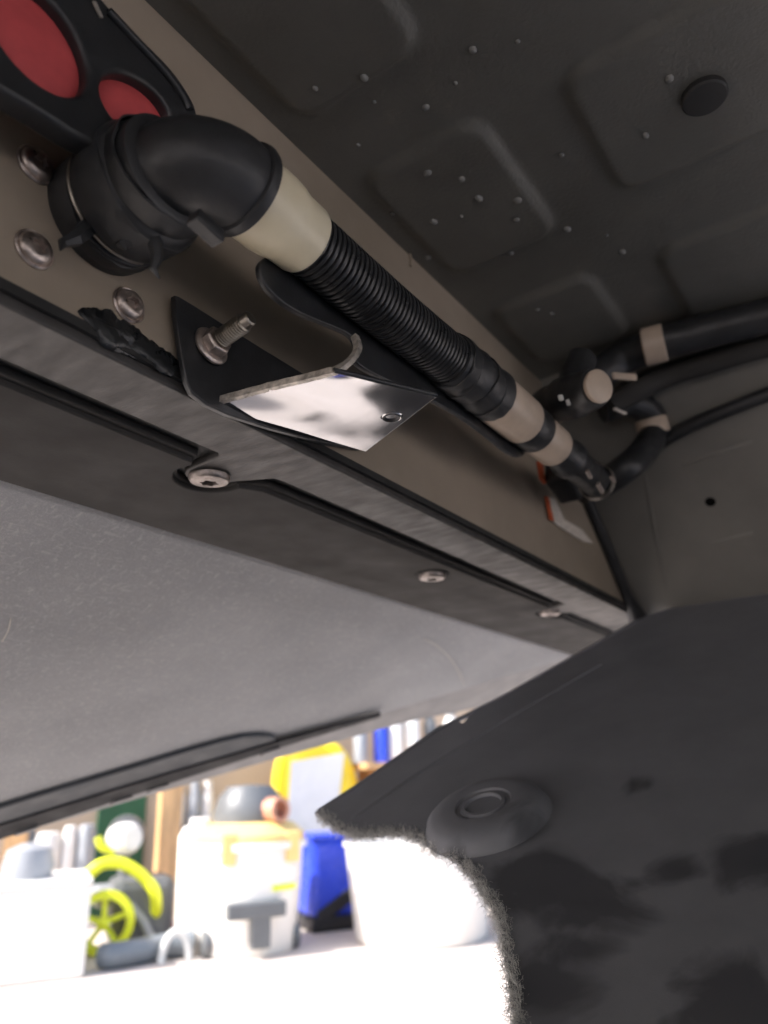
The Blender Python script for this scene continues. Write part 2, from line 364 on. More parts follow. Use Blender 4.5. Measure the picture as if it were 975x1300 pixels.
# ------------------------------------------------------------------ button head bolts
def bolt_mesh(rf=.0062, r=.0062, h=.0036, seg=48, mat='steel', flange=True):
    prof = ([(rf * 1.18, 0), (rf * 1.18, .0006), (rf * 1.1, .0011)] if flange else []) + [(r, .0008 if flange else 0), (r * .99, .0016), (r * .9, .0026), (r * .72, h * .92), (r * .52, h)]
    vs, fs = [], []
    rings = [[rr] * seg for rr, _ in prof] + [[r * .40 * (1 + .16 * math.cos(6 * 2 * math.pi * i / seg)) for i in range(seg)]] * 2
    hs = [hh for _, hh in prof] + [h * .99, h * .35]
    for rg, hh in zip(rings, hs):
        for i in range(seg):
            a = 2 * math.pi * i / seg; vs.append((rg[i] * math.cos(a), rg[i] * math.sin(a), hh))
    for k in range(len(rings) - 1):
        for i in range(seg):
            j = (i + 1) % seg; fs.append((k * seg + i, k * seg + j, k * seg + seg + j, k * seg + seg + i))
    n = (len(rings) - 1) * seg; fs.append(tuple(range(n, n + seg)))
    me = bpy.data.meshes.new('torx_bolt'); me.from_pydata(vs, [], fs)
    for p in me.polygons: p.use_smooth = True
    me.set_sharp_from_angle(angle=R(38)); me.materials.append(MAT[mat]); return me
BM1, BM2 = bolt_mesh(), bolt_mesh(.0078, .0082, .0032, mat='rust', flange=False)
def bolt(p, nrm, label, group, me=BM1, s=1., spin=0.):
    x, y, z = frame(nrm); m = Matrix((x, y, z)).transposed() @ Matrix.Rotation(spin, 3, 'Z')
    o = link('torx_bolt', me); place(o, p, m); o.scale = (s, s, s); return tag(o, label, 'bolt', group)
G1, G2 = 'button head bolts in the beige panel', 'button head bolts in the undertray flange'
bolt(ony(45, 210, YW), (0.03, -1, .02), 'steel torx bolt in beige panel just below the red inserts', G1)
bolt(ony(43, 317, YW), (0, -1, .03), 'steel torx bolt in beige panel left of the black elbow base', G1, spin=.4)
bolt(ony(163, 388, YW), (.02, -1, 0), 'steel torx bolt in beige panel between elbow base and black mastic', G1, spin=.9)
bolt(ony(352, 348, .1915), (0, -1, 0), 'bolt head half hidden behind the near cream hose sleeve', G1, spin=.2, s=.85)
bolt(Vector((b1[0], b1[1], ZF - .0005)), (.05, 0.05, -1), 'brownish button head bolt in the rounded tab of the flange', G2, BM2, 1.3)
bolt(Vector((b2_[0], b2_[1], ZF - .003)), (0, .03, -1), 'brownish button head bolt alone in the middle of the flange', G2, BM2, 1.25, .5)
bolt(Vector((b3_[0], b3_[1], ZF - .0005)), (0, 0, -1), 'farthest button head bolt in the flange near the corner', G2, BM2, 1.2, .2)

# crumpled black mastic along the panel's bottom edge
def blob_strip(p, q, wid, hgt, seed, n=46, seg=14):
    vs, fs = [], []
    for k in range(n):
        t = k / (n - 1); c = p.lerp(q, t); e = min(1, 4 * t, 4 * (1 - t)) ** .5
        for i in range(seg):
            a = 2 * math.pi * i / seg
            d = 1 + .8 * mnoise.noise((t * 5 + seed, math.cos(a) * 1.3, math.sin(a) * 1.3)) + .25 * mnoise.noise((t * 30 + seed, math.cos(a) * 2, math.sin(a) * 2))
            vs.append(c + Vector((0, -math.cos(a) * wid * e * d, math.sin(a) * hgt * e * d)))
    for k in range(n - 1):
        for i in range(seg): j = (i + 1) % seg; fs.append((k * seg + i, k * seg + j, k * seg + seg + j, k * seg + seg + i))
    fs += [tuple(range(seg)), tuple(range((n - 1) * seg, n * seg))]
    return vs, fs
m0, m1 = ony(95, 418, YW), ony(232, 490, YW)
o = build('sealant_strip', join(blob_strip(m0 + Vector((0, 0, .0075)), m1 + Vector((0, 0, .0065)), .0017, .0055, 3), blob_strip(m0 + Vector((.004, 0, .010)), m0.lerp(m1, .6) + Vector((0, 0, .010)), .0022, .0045, 11)), 'mastic', smooth=60)
tag(o, 'crumpled black sealant squeezed along the bottom edge of the beige panel', 'sealant')

# ------------------------------------------------------------------ hose bracket with the polished shelf
bt = thing('hose_bracket', (.235, .2, ZF), 'bent black bracket with mirror-bright polished shelf under the ribbed hose', 'bracket')
def w2(px, py, y=YW - .0035): p = ony(px, py, y); return (p.x, p.z)
wp = chaikin([w2(217, 376), w2(226, 378), w2(300, 425), w2(400, 486), w2(470, 530), w2(476, 568), w2(445, 573), w2(300, 534), w2(245, 508), w2(231, 480)], 1)
build('wall_plate', plate([wp], (0, YW - .0035, 0), (1, 0, 0), (0, 0, 1), .003, .0006), 'black_paint', bt, smooth=35)
# shelf: sheet lofted between wall edge and outer edge, gently curled, bends up at the outer edge into the upright
EN = smoothpath([ony(266, 514, .2195), ony(340, 496, .195), ony(395, 483, .173), ony(424, 473, .1605)], 8)      # near, cut edge
S4, S3 = onz(464, 573, ZF + .001), onz(553, 504, ZF + .002)
S1, S2 = EN[0], EN[-1]
nu, nv = 14, 24; TH = .0022
def shelf_pt(u, v):        # u along the hose, v from wall to outer edge
    k = min(v * (len(EN) - 1), len(EN) - 1.0001); i_ = int(k); e_ = EN[i_].lerp(EN[i_ + 1], k - i_)
    p = e_.lerp(S4.lerp(S3, v), u)
    p.z += .0010 * math.sin(v * math.pi) * (1 - u) * (1 - u) - .0006 * math.sin(u * math.pi) * math.sin(v * math.pi) + .00025 * mnoise.noise((u * 3, v * 3, 4))
    return p
top, bot = [], []
for a in range(nu + 1):
    for b_ in range(nv + 1):
        p = shelf_pt(a / nu, b_ / nv); bot.append(p); top.append(p + Vector((0, 0, TH)))
def gidx(a, b_): return a * (nv + 1) + b_
q = [(gidx(a, b_), gidx(a + 1, b_), gidx(a + 1, b_ + 1), gidx(a, b_ + 1)) for a in range(nu) for b_ in range(nv)]
sh = build('polished_shelf', (bot, q), 'chrome', bt, smooth=70)
sh['label'] = 'mirror-bright underside of the bracket shelf'
K = len(top)
upf = [tuple(i for i in f) for f in q]
rim = [gidx(0, k) for k in range(nv + 1)] + [gidx(k, nv) for k in range(1, nu + 1)] + [gidx(nu, k) for k in range(nv - 1, -1, -1)] + [gidx(k, 0) for k in range(nu - 1, 0, -1)]
build('shelf_top', (top, upf), 'black_paint', bt, smooth=70)
# cut edge along the near end of the shelf and up the curl
edge = [shelf_pt(0, k / nv) for k in range(nv + 1)]
curl = smoothpath([S2, ony(441, 462, S2.y - .003), ony(452, 449, S2.y - .003), ony(456, 438, S2.y), ony(452, 424, S2.y + .005)], 5)[1:]
path = edge + curl
vs, fs = [], []
for k, p in enumerate(path):
    t = (path[min(k + 1, len(path) - 1)] - path[max(k - 1, 0)]).normalized(); out = Vector((-1, -.15, 0)); nrm_ = t.cross(out).normalized()
    if k and nrm_.dot(pn_) < 0 or (k == 0 and nrm_.z < 0): nrm_ = -nrm_
    pn_ = nrm_.copy()
    wob = .0003 * mnoise.noise((k * .8, 1, 2))
    for sx, sz in ((-.0006, -.0002), (-.0006, TH + .0004), (.002, TH + .0004), (.002, -.0002)):
        vs.append(p + Vector((sx, 0, 0)) + nrm_ * (sz + wob))
for k in range(len(path) - 1):
    for i in range(4): j = (i + 1) % 4; fs.append((k * 4 + i, k * 4 + j, k * 4 + 4 + j, k * 4 + 4 + i))
fs += [(0, 1, 2, 3), tuple(range(len(vs) - 4, len(vs)))]
build('cut_edge', (vs, fs), 'cut', bt, smooth=50)['label'] = 'rough bare metal cut edge of the bracket'
# side rims of the shelf (outer edges)
for nm, (a0, a1) in (('shelf_rim', ((0, 0), (1, 0))), ('shelf_rim', ((1, 0), (1, 1))), ('shelf_rim', ((0, 1), (1, 1)))):
    pts = [shelf_pt(a0[0] + (a1[0] - a0[0]) * k / 14, a0[1] + (a1[1] - a0[1]) * k / 14) + Vector((0, 0, TH * .5)) for k in range(15)]
    build(nm, tube(pts, TH * .52, 8), 'chrome' if a0 != (0, 1) else 'black_paint', bt, smooth=60)
hp = onz(497, 529, ZF + .0012)
hp = hp + Vector((0, 0, .0004))
rv = build('rivet', lathe([(.0052, .001), (.0050, -.0006), (.0042, -.0012), (.0033, -.0009), (.0031, .0004), (.0016, .0008)], hp, (0, 0, 1), 30), 'chrome', bt, smooth=50)
build('rivet_hole', lathe([(.0040, .0002), (.0039, -.00125), (.0032, -.0012), (.0026, -.0006), (.001, .0002)], hp, (0, 0, 1), 24), 'black_bg', rv, smooth=50)
# upright plate behind the hose
UY = .1775
def u2(px, py): p = ony(px, py, UY); return (p.x, p.z)
upr = chaikin([u2(330, 330), u2(325, 342), u2(334, 368), u2(372, 398), u2(420, 416), u2(446, 428), u2(452, 446), u2(446, 466), u2(540, 505), u2(600, 540), u2(650, 583), u2(668, 578), u2(660, 540), u2(560, 430), u2(400, 330), u2(360, 310)], 2)
build('upright_plate', plate([upr], (0, UY, 0), (1, 0, 0), (0, 0, 1), .003, .0007), 'black_paint', bt, smooth=35)
# stud and flange nut
ns = thing('threaded_stud', ony(265, 440, YW - .005), 'threaded steel stud with flange nut sticking out of the black bracket plate', 'stud')
c0 = ony(267, 440, YW - .005); tip = ony(319, 403, c0.y - .024); ax = (tip - c0).normalized(); Ls = (tip - c0).length
prof = []; pitch = .00125; n = int((Ls - .004) / pitch)
for i in range(n):
    h = .0005 + i * pitch; prof += [(.0034, h), (.0042, h + pitch * .45), (.0042, h + pitch * .6), (.0034, h + pitch)]
prof += [(.0033, Ls - .003), (.0032, Ls - .0006), (.0026, Ls)]
build('thread', lathe(prof, c0, ax, 28), 'zinc', ns, smooth=30)
nut = build('flange_nut', lathe([(.0088, 0), (.0088, .0010), (.0080, .0018), (.0068, .0020)], c0, ax, 40), 'steel', ns, smooth=40)
build('hexagon', lathe([(.0066, .0018), (.0066, .0058), (.0058, .0065), (.004, .0065)], c0, ax, 6), 'steel', nut, smooth=20, bevel=.0004)

# ------------------------------------------------------------------ elbow connector and main hose
PX0 = ony(130, 287, YW); PY, PZ = .165, CAM.z + .2098
X0 = PX0.x - .001
el = thing('elbow_connector', (X0, YW, PZ), 'large black elbow connector coming out of the beige panel', 'connector')
yn = Vector((0, -1, 0)); pb = Vector((X0, YW, PZ))
build('base_collar', lathe([(.0225, .0003), (.0225, .010), (.0205, .0115), (.0195, .0115), (.0195, .015)], pb, yn, 56), 'rubber', el)
build('locking_ring', lathe([(.0200, .0145), (.0235, .0150), (.0240, .0165), (.0240, .0300), (.0225, .0325), (.0215, .0330), (.0215, .0355), (.0205, .0362), (.0205, .0415), (.0190, .0425)], pb, yn, 56), 'rubber', el)
cl = []
for k in range(26):
    a = R(150) + R(150) * k / 25; cl.append(pb + Vector((math.cos(a) * .0222, -.0130, math.sin(a) * .0222)))
build('wire_clip', tube(cl, .0009, 8), 'zinc', el)
rb = .017; pts = [Vector((X0, YW - .030, PZ)), Vector((X0, PY + rb, PZ))]
for k in range(1, 13):
    a = R(90) * k / 12; pts.append(Vector((X0 + rb * (1 - math.cos(a)), PY + rb - rb * math.sin(a), PZ)))
pts += [Vector((X0 + rb + .0015, PY, PZ)), Vector((X0 + rb + .004, PY, PZ))]
XL = X0 + rb + .004
build('bend', tube(pts, [.0184] * 2 + [.0170] * 12 + [.0168, .0170], 40), 'rubber', el, smooth=60)
build('mouth_lip', lathe([(.0168, -.0022), (.0182, -.0016), (.0187, .0003), (.0183, .0022), (.0170, .0026)], (XL, PY, PZ), (1, 0, 0), 48), 'rubber', el, smooth=50)
for a, L_, d, wd in ((236, .019, .012, .0036), (262, .006, .022, .004), (278, .017, .030, .003), (205, .003, .026, .003)):
    ca, sa = math.cos(R(a)), math.sin(R(a)); rad = Vector((ca, 0, sa)); tn = Vector((-sa, 0, ca)); r0 = pb + rad * .0205 + yn * d
    build('clip_tab', tube([r0, r0 + rad * L_ * .5 + tn * .001, r0 + rad * (L_ * .8) - yn * .001, r0 + rad * L_ + tn * .0015], [wd, wd * .8, wd * .5, wd * .12], 6), 'rubber', el, smooth=0)
for d, wd, tx, tz, rr in ((.0235, .0055, .10, .06, .0243), (.0365, .0040, -.12, .08, .0222), (.0075, .0035, .06, -.10, .0228)):
    pr = [(rr - .0008, -wd), (rr, -wd * .95), (rr + .0003, 0), (rr, wd * .95), (rr - .0008, wd)]
    v_, f_ = lathe(pr, pb + yn * d, yn + Vector((tx, 0, tz)), 64, caps=False)
    v_ = [q_ + Vector((mnoise.noise(q_ * 160), 0, mnoise.noise(q_ * 160 + Vector((9, 9, 9))))) * .0008 + yn * mnoise.noise(q_ * 120) * .0012 for q_ in v_]
    build('tape_wrap', (v_, f_), 'rubber', el, smooth=50)
# release latch under the mouth
lt = ony(262, 290, PY - .004)
build('release_latch', box(lt, (.006, 0, -.001), (0, .003, 0), (.0004, 0, .0024)), 'rubber', el, smooth=0, bevel=.0008)
build('mould_dot', lathe([(.0012, 0), (.0012, .0006), (.0008, .0008)], pb + yn * .023 + Vector((-.33, 0, -.94)) * .0238, (-.33, 0, -.94), 14), 'mid_grey', el)

def xpt(px, py): return ony(px, py, PY).x
def along(x0, prof, seg=44): return lathe([(r, x) for x, r in prof], (x0, PY, PZ), (1, 0, 0), seg)
hs_ = thing('coolant_hose', (.28, PY, PZ), 'ribbed black coolant hose with cream sleeves running from the elbow', 'hose')
xa, xb = XL - .006, xpt(388, 305)
ln = xb - xa
build('cream_sleeve', along(xa, [(0, .0160), (ln * .18, .0163), (ln * .5, .0163), (ln * .62, .0158), (ln * .72, .0148), (ln * .95, .0146), (ln * .98, .0142), (ln, .0125)], 56), 'cream', hs_, smooth=50)
xc, xd = xb - .002, xpt(572, 462)
prof = [(0, .0122)]; pitch = .0031; n = int((xd - xc) / pitch)
for i in range(n):
    h = i * pitch; prof += [(h + .0002, .0116), (h + .0009, .0134), (h + .0019, .0136), (h + .0026, .0134), (h + .0030, .0118)]
cor = lathe([(r, x) for x, r in prof], (xc, PY, PZ), (1, 0, 0), 40)
sag = lambda x: -.0012 * math.sin(math.pi * (x - xc) / (xd - xc))
cor = ([Vector((v.x, v.y, v.z + sag(v.x))) for v in cor[0]], cor[1])
build('ribbed_tube', cor, 'hose', hs_, smooth=32)
xe_, xf = xd - .003, xpt(627, 506)
prof = [(0, .0140), (.002, .0148)]
for k in range(1, 12): prof.append(((xf - xe_) * k / 12, .0148 + .0004 * math.sin(k * 2.1)))
prof += [(xf - xe_ - .001, .0150), (xf - xe_, .0142)]
build('black_sleeve', along(xe_, prof), 'rubber', hs_, smooth=50)
xg = xpt(664, 536)
for t_, tx, tz in ((.12, .10, .12), (.36, -.14, .08), (.62, .12, -.10), (.86, -.06, .12)):
    v_, f_ = lathe([(.0147, -.006), (.0153, -.0057), (.0154, 0), (.0153, .0057), (.0147, .006)], (xe_ + (xf - xe_) * t_, PY, PZ), Vector((1, tx, tz)), 48, caps=False)
    v_ = [q_ + Vector((mnoise.noise(q_ * 110) * .0016, mnoise.noise(q_ * 170) * .0006, mnoise.noise(q_ * 170 + Vector((5, 5, 5))) * .0006)) for q_ in v_]
    build('tape_wrap', (v_, f_), 'rubber', hs_, smooth=50)
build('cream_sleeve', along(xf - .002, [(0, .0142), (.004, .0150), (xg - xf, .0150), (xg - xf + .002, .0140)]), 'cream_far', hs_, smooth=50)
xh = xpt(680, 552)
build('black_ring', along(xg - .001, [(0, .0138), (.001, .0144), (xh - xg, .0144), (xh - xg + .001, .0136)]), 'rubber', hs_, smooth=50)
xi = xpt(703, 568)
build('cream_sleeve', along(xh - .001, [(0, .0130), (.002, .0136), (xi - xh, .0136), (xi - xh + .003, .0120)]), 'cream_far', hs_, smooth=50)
xj = xpt(760, 612)
build('hose_end', along(xi, [(0, .0112), (.004, .0122), (.02, .0122), (.022, .0135), (.03, .0135), (.032, .0115), (xj - xi, .0115), (xj - xi + .002, .008)]), 'rubber', hs_, smooth=50)

# ------------------------------------------------------------------ black carrier with red inserts, top left
CYP = .192
def c2(px, py): p = ony(px, py, CYP); return (p.x, p.z)
out = chaikin([c2(*p) for p in ((-60, -90), (60, -95), (128, 2), (165, 38), (212, 82), (238, 118), (252, 148), (245, 185), (190, 205), (130, 192), (92, 172), (62, 152), (30, 132), (0, 115), (-60, 80), (-120, 20))], 2)
def cel(px, py, a, b, ang, n=40):      # ellipse drawn on the carrier's own face
    ca, sa = math.cos(ang), math.sin(ang)
    return [c2(px + a * math.cos(t) * ca - b * math.sin(t) * sa, py + a * math.cos(t) * sa + b * math.sin(t) * ca) for t in [2 * math.pi * i / n for i in range(n)]]
h1 = cel(44, 46, 92, 42, R(52)); h2 = cel(172, 138, 56, 30, R(43))
ct = thing('hose_carrier', (.09, CYP, CAM.z + .22), 'black moulded carrier with two oval red inserts above the elbow', 'carrier')
build('frame', plate([out, h1, h2], (0, CYP + .004, 0), (1, 0, 0), (0, 0, 1), .010, .002, 3), 'black_paint', ct, smooth=50)
rim_pts = [Vector((x, CYP - .0015, z)) for x, z in chaikin([c2(*p) for p in ((118, 0), (160, 45), (205, 92), (232, 128), (240, 150))], 2, False)]
build('raised_edge', tube(rim_pts, .0018, 10), 'black_paint', ct, smooth=60)
for px, py, a, b, an in ((44, 46, 97, 46, 52), (172, 138, 61, 34, 43)):
    n = 40; vs = []; fs = []
    for k, s in enumerate((1, .85, .6, .3)):
        for (x, z) in cel(px, py, a * s, b * s, R(an), n): vs.append(Vector((x, CYP + .0045 - .003 * (1 - s * s), z)))
    for k in range(3):
        for i in range(n): j = (i + 1) % n; fs.append((k * n + i, k * n + j, k * n + n + j, k * n + n + i))
    fs.append(tuple(range(3 * n, 4 * n)))
    build('red_insert', (vs, fs), 'red', ct, smooth=60)
sc_ = ony(124, 12, CYP - .002)
build('bright_chip', box(sc_, (.0018, 0, -.0022), (.0006, 0, .0005), (0, .0004, 0)), 'cut', ct, smooth=0)

# ------------------------------------------------------------------ far hoses in the crease by the end panel
def pt(px, py, y): return ony(px, py, y)
tj = thing('hose_tee', pt(735, 520, .15), 'black tee connector with pale end cap beyond the near hose', 'connector')
a0, a1 = pt(690, 518, .165), pt(756, 492, .122)
build('tee_body', tube(smoothpath([a0, a0.lerp(a1, .5), a1], 6), [.012, .0125, .013, .013, .013, .0145, .0145, .0145, .0145, .013, .013, .013, .012], 28), 'rubber', tj, smooth=50)
dr = (a1 - a0).normalized()
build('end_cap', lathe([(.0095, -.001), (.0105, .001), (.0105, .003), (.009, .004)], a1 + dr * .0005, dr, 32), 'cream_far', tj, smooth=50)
b0 = a0.lerp(a1, .55)
build('branch', tube([b0, b0 + Vector((.012, 0, .02)), b0 + Vector((.02, -.004, .036))], .010, 24), 'rubber', tj, smooth=50)
for (x, y), r in (((712, 505), .0016), ((722, 511), .0018), ((738, 527), .0014)):
    p = pt(x, y, .139); build('clip_glint', box(p, (r, 0, r * .3), (0, .0012, 0), (-r * .3, 0, r)), 'pale', tj, smooth=0, bevel=.0004)
p = pt(787, 522, .14)
build('yellow_tab', box(p, (.004, -.003, -.0015), (0, .001, 0), (.0004, 0, .0012)), 'foam', tj, smooth=0, bevel=.0005)

h1_ = thing('upper_hose', onz(850, 432, ZC - .017), 'thick black hose with cream cuff leading right along the ceiling edge', 'hose')
HZ = ZC - .017
P = [onz(745, 485, HZ - .02), onz(790, 456, HZ), onz(833, 437, HZ), onz(880, 425, HZ), onz(980, 400, HZ), onz(1200, 345, HZ)]
build('hose_body', tube(smoothpath(P, 10), .0135, 28), 'rubber', h1_, smooth=60)
d0 = (P[3] - P[2]).normalized()
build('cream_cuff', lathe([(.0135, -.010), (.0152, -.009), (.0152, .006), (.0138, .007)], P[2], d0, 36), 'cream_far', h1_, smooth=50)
h3_ = thing('ceiling_hose', onz(860, 470, ZC - .026), 'slim dark grey pipe just below the thick cuffed hose', 'pipe')
HZ2 = ZC - .026
P = [onz(775, 515, HZ2 - .02), onz(840, 480, HZ2), onz(900, 460, HZ2), onz(985, 435, HZ2), onz(1200, 380, HZ2)]
build('pipe_body', tube(smoothpath(P, 10), .0095, 22), 'tray', h3_, smooth=60)
p = pt(793, 478, .132)
build('pale_tab', box(p, (.0085, -.006, .001), (0, .0012, 0), (-.0004, 0, .0028)), 'cream_far', h3_, smooth=0, bevel=.0008)
h4_ = thing('lower_hose', pt(820, 560, .13), 'short black curved hose with pinkish cuff against the dark end panel', 'hose')
P = [pt(738, 622, .19), pt(768, 612, .175), pt(795, 594, .155), pt(818, 572, .145), pt(830, 547, .14), pt(824, 524, .14), pt(800, 512, .15), pt(765, 520, .17)]
build('hose_body', tube(smoothpath(P, 10), .0118, 26), 'rubber', h4_, smooth=60)
P = P[1:]; d0 = (P[4] - P[3]).normalized()
build('pink_cuff', lathe([(.0126, -.007), (.0138, -.006), (.0138, .006), (.0128, .007)], P[3] + d0 * .004, d0, 32), 'cream_far', h4_, smooth=50)
h5_ = thing('edge_crease', pt(900, 520, .09), 'dark tube drawn for the shaded crease across the end panel out to the right', 'hose')  # black tube stands in for the dark line of a crease
P = [eplane(835, 560) + nn * .007, eplane(880, 535) + nn * .007, eplane(975, 496) + nn * .007, eplane(1200, 410) + nn * .007]
build('hose_body', tube(smoothpath(P, 8), .006, 20), 'rubber', h5_, smooth=60)
k5 = thing('spring_clamp', pt(768, 612, .15), 'small bright steel clamp on the far end of the near hose', 'clamp')
p = pt(768, 612, .150)
build('band', lathe([(.0132, -.003), (.0138, -.003), (.0138, .003), (.0132, .003)], (xj - .006, PY, PZ), (1, 0, 0), 32, caps=False), 'zinc', k5, smooth=50)
for x, y, r in ((748, 602, .0032), (762, 619, .004), (778, 608, .003)):
    build('clamp_ear', box(pt(x, y, .148), (r, 0, -r * .5), (0, .0012, 0), (r * .2, 0, r * .4)), 'steel', k5, smooth=0, bevel=.0005)
# orange tag and copper bracket on the beige panel
o = build('orange_tag', box(ony(687, 600, .205), (.004, 0, -.001), (0, .0015, 0), (-.001, 0, .0075)), 'orange', smooth=0, bevel=.0008); tag(o, 'small bright orange tag behind the far cream sleeve', 'tag')
cl2 = [(lambda q_: (q_.x, q_.z))(ony(x, y, YW - .0015)) for x, y in ((692, 630), (704, 634), (716, 660), (738, 672), (753, 690), (740, 688), (712, 670), (698, 660))]
o = thing('corner_label', ony(715, 655, YW), 'pale label with orange edge low in the corner of the beige panel', 'label')
build('paper', plate([cl2], (0, YW - .0015, 0), (1, 0, 0), (0, 0, 1), .001), 'foam', o, smooth=0)
cl3 = [(lambda q_: (q_.x, q_.z))(ony(x, y, YW - .0025)) for x, y in ((692, 630), (696, 631), (703, 662), (698, 660))]
build('orange_edge', plate([cl3], (0, YW - .0025, 0), (1, 0, 0), (0, 0, 1), .001), 'orange', o, smooth=0)
o = build('black_block', box(ony(716, 612, .195), (.015, 0, -.005), (0, .010, 0), (.002, 0, .009)), 'rubber', smooth=0, bevel=.003); tag(o, 'black rubber block under the far end of the hose', 'mount')

# ------------------------------------------------------------------ grey felt undertray
def g2(p): d = p - GP0; return (d.x, d.dot(GV))
GV = Vector((0, math.cos(GA), -math.sin(GA)))
def gp(px, py): return g2(ong(px, py))
far = [gp(735, 829), gp(640, 858), gp(520, 893), gp(350, 944), gp(180, 997), gp(0, 1053)]
dvec = Vector(far[-1]) - Vector(far[0]); dvec.normalize()
ext = (far[-1][0] + dvec.x * .10, far[-1][1] + dvec.y * .10)
st = (far[0][0] - dvec.x * .25, far[0][1] - dvec.y * .25)
outl = [(-2.4, -.002), (1.05, -.002), (1.05, max(.0, st[1])) if st[1] > 0 else st] + ([] if st[1] <= 0 else [st]) + far + [ext, (-2.4, ext[1])]
tray = thing('undertray', GP0 + Vector((.5, .2, -.12)), 'light grey fibrous undertray sloping down beside the dark flange', 'undertray')
build('felt_sheet', plate([outl], GP0, (1, 0, 0), GV, .004, .0008), 'felt', tray, smooth=35)
gn_ = Vector((1, 0, 0)).cross(GV)      # faces down/out or up
gd = gn_ if gn_.z < 0 else -gn_
# dark moulded channel along the outer edge
ch = [gp(*p) for p in ((-120, 1056), (0, 1016), (150, 972), (270, 936), (318, 926), (350, 929), (345, 940), (180, 992), (0, 1047), (-120, 1084))]
cb = build('edge_channel', plate([chaikin(ch, 1)], GP0 + gd * .0035, (1, 0, 0), GV, .006, .002, 3), 'channel', tray, smooth=50)
ch2 = [gp(*p) for p in ((-120, 1076), (0, 1037), (180, 982), (345, 934), (480, 898), (480, 902), (345, 943), (180, 996), (0, 1055), (-120, 1092))]
build('channel_slot', plate([ch2], GP0 + gd * .0068, (1, 0, 0), GV, .003, .0008), 'lip_dark', tray, smooth=50)
for x, y in ((32, 1043), (152, 1005), (198, 990), (340, 944)):
    c = ong(x, y); build('slot_tab', box(c + gd * .009, Vector((dvec.x, dvec.y * math.cos(GA), -dvec.y * math.sin(GA))) * .009, gd * .0014, GV * .0035), 'lip', cb, smooth=0, bevel=.0008)
lipo = [gp(*p) for p in ((-120, 1094), (0, 1056), (180, 998), (345, 945), (520, 895), (640, 859), (705, 838), (800, 808), (720, 864), (640, 893), (600, 901), (520, 917), (345, 966), (180, 1014), (0, 1066), (-120, 1102))]
build('outer_lip', plate([lipo], GP0 - gd * .003, (1, 0, 0), GV, .004, .0008), 'lip', tray, smooth=35)
# loose fibres lying on the felt
vs, fs = [], []
for _ in range(1300):
    px, py = random.uniform(-20, 700), random.uniform(610, 1010)
    p = ong(px, py); u_, v_ = g2(p)
    if v_ < .004 or py > 1040 - .315 * px: continue
    a = random.uniform(0, math.pi); L_ = random.uniform(.001, .0035); wd = random.uniform(.00006, .00014)
    d1 = Vector((1, 0, 0)) * math.cos(a) + GV * math.sin(a); d2 = gd.cross(d1); b0_ = p + gd * .0024; lift = random.uniform(.0001, .0009)
    k = len(vs); m_ = b0_ + d1 * L_ * .5 + d2 * L_ * random.uniform(-.2, .2) + gd * lift
    vs += [b0_ - d2 * wd, b0_ + d2 * wd, m_ + d2 * wd, m_ - d2 * wd, b0_ + d1 * L_ + d2 * wd, b0_ + d1 * L_ - d2 * wd]
    fs += [(k, k + 1, k + 2, k + 3), (k + 3, k + 2, k + 4, k + 5)]
o = build('felt_fibres', (vs, fs), 'fibre', tray, smooth=0); o['kind'] = 'stuff'
hp_ = [ong(x, y) + gd * (.003 + .002 * math.sin(i)) for i, (x, y) in enumerate(((537, 808), (552, 815), (568, 830), (581, 850), (590, 872)))]
o = build('stray_hair', tube(smoothpath(hp_, 6), .00035, 6), 'hair', smooth=60); tag(o, 'single pale curved hair stuck to the grey undertray', 'hair')
hp_ = [ong(x, y) + gd * .003 for x, y in ((2, 810), (10, 795), (13, 780))]
o = build('stray_hair', tube(smoothpath(hp_, 6), .00022, 6), 'hair', smooth=60); tag(o, 'short pale hair at the left end of the grey undertray', 'hair')

# ------------------------------------------------------------------ black liner with torn edge
LU = Vector((0, -1, 0)); LV = Vector((-math.cos(R(28)), 0, -math.sin(R(28))))   # right, and down the ramp towards the viewer
def l2(p): d = p - LP0; return (d.dot(LU), d.dot(LV))
def lp(px, py): return l2(onl(px, py))
tear_px = [(400, 1034), (412, 1042), (428, 1054), (446, 1061), (470, 1061), (497, 1059), (522, 1063), (540, 1072), (560, 1083), (582, 1098), (598, 1114), (611, 1133), (622, 1150), (632, 1170), (638, 1194), (642, 1222), (648, 1252), (652, 1290), (655, 1330), (660, 1400)]
top_px = [(1200, 700), (975, 748), (880, 766), (812, 786), (742, 826), (690, 856), (640, 884), (604, 904), (588, 920), (576, 915), (566, 924), (560, 922), (480, 979)]
tear = smoothpath([Vector((*lp(*p), 0)) for p in tear_px], 14)
tr = []
for i, p in enumerate(tear):
    t = (tear[min(i + 1, len(tear) - 1)] - tear[max(i - 1, 0)]).normalized(); nn2 = Vector((-t.y, t.x, 0))
    d = .0016 * mnoise.noise((i * .33, 3, 1)) + .0011 * mnoise.noise((i * .9, 9, 4))
    tr.append((p.x + nn2.x * d, p.y + nn2.y * d))
outline = [lp(*p) for p in top_px] + tr + [lp(800, 1600), lp(1200, 1500)]
ln_t = thing('wheel_arch_liner', LP0 + Vector((-.3, -.1, -.16)), 'black fibre liner with a ragged torn edge and wet patches', 'liner')
nl = LU.cross(LV); nl = nl if nl.dot(LN) > 0 else -nl
LT = .0035
# inner grid for gentle unevenness: plate then displaced
vf = plate([outline], LP0, LU, LV, LT, .0006)
sheet = build('sheet', vf, 'liner', ln_t, smooth=35)
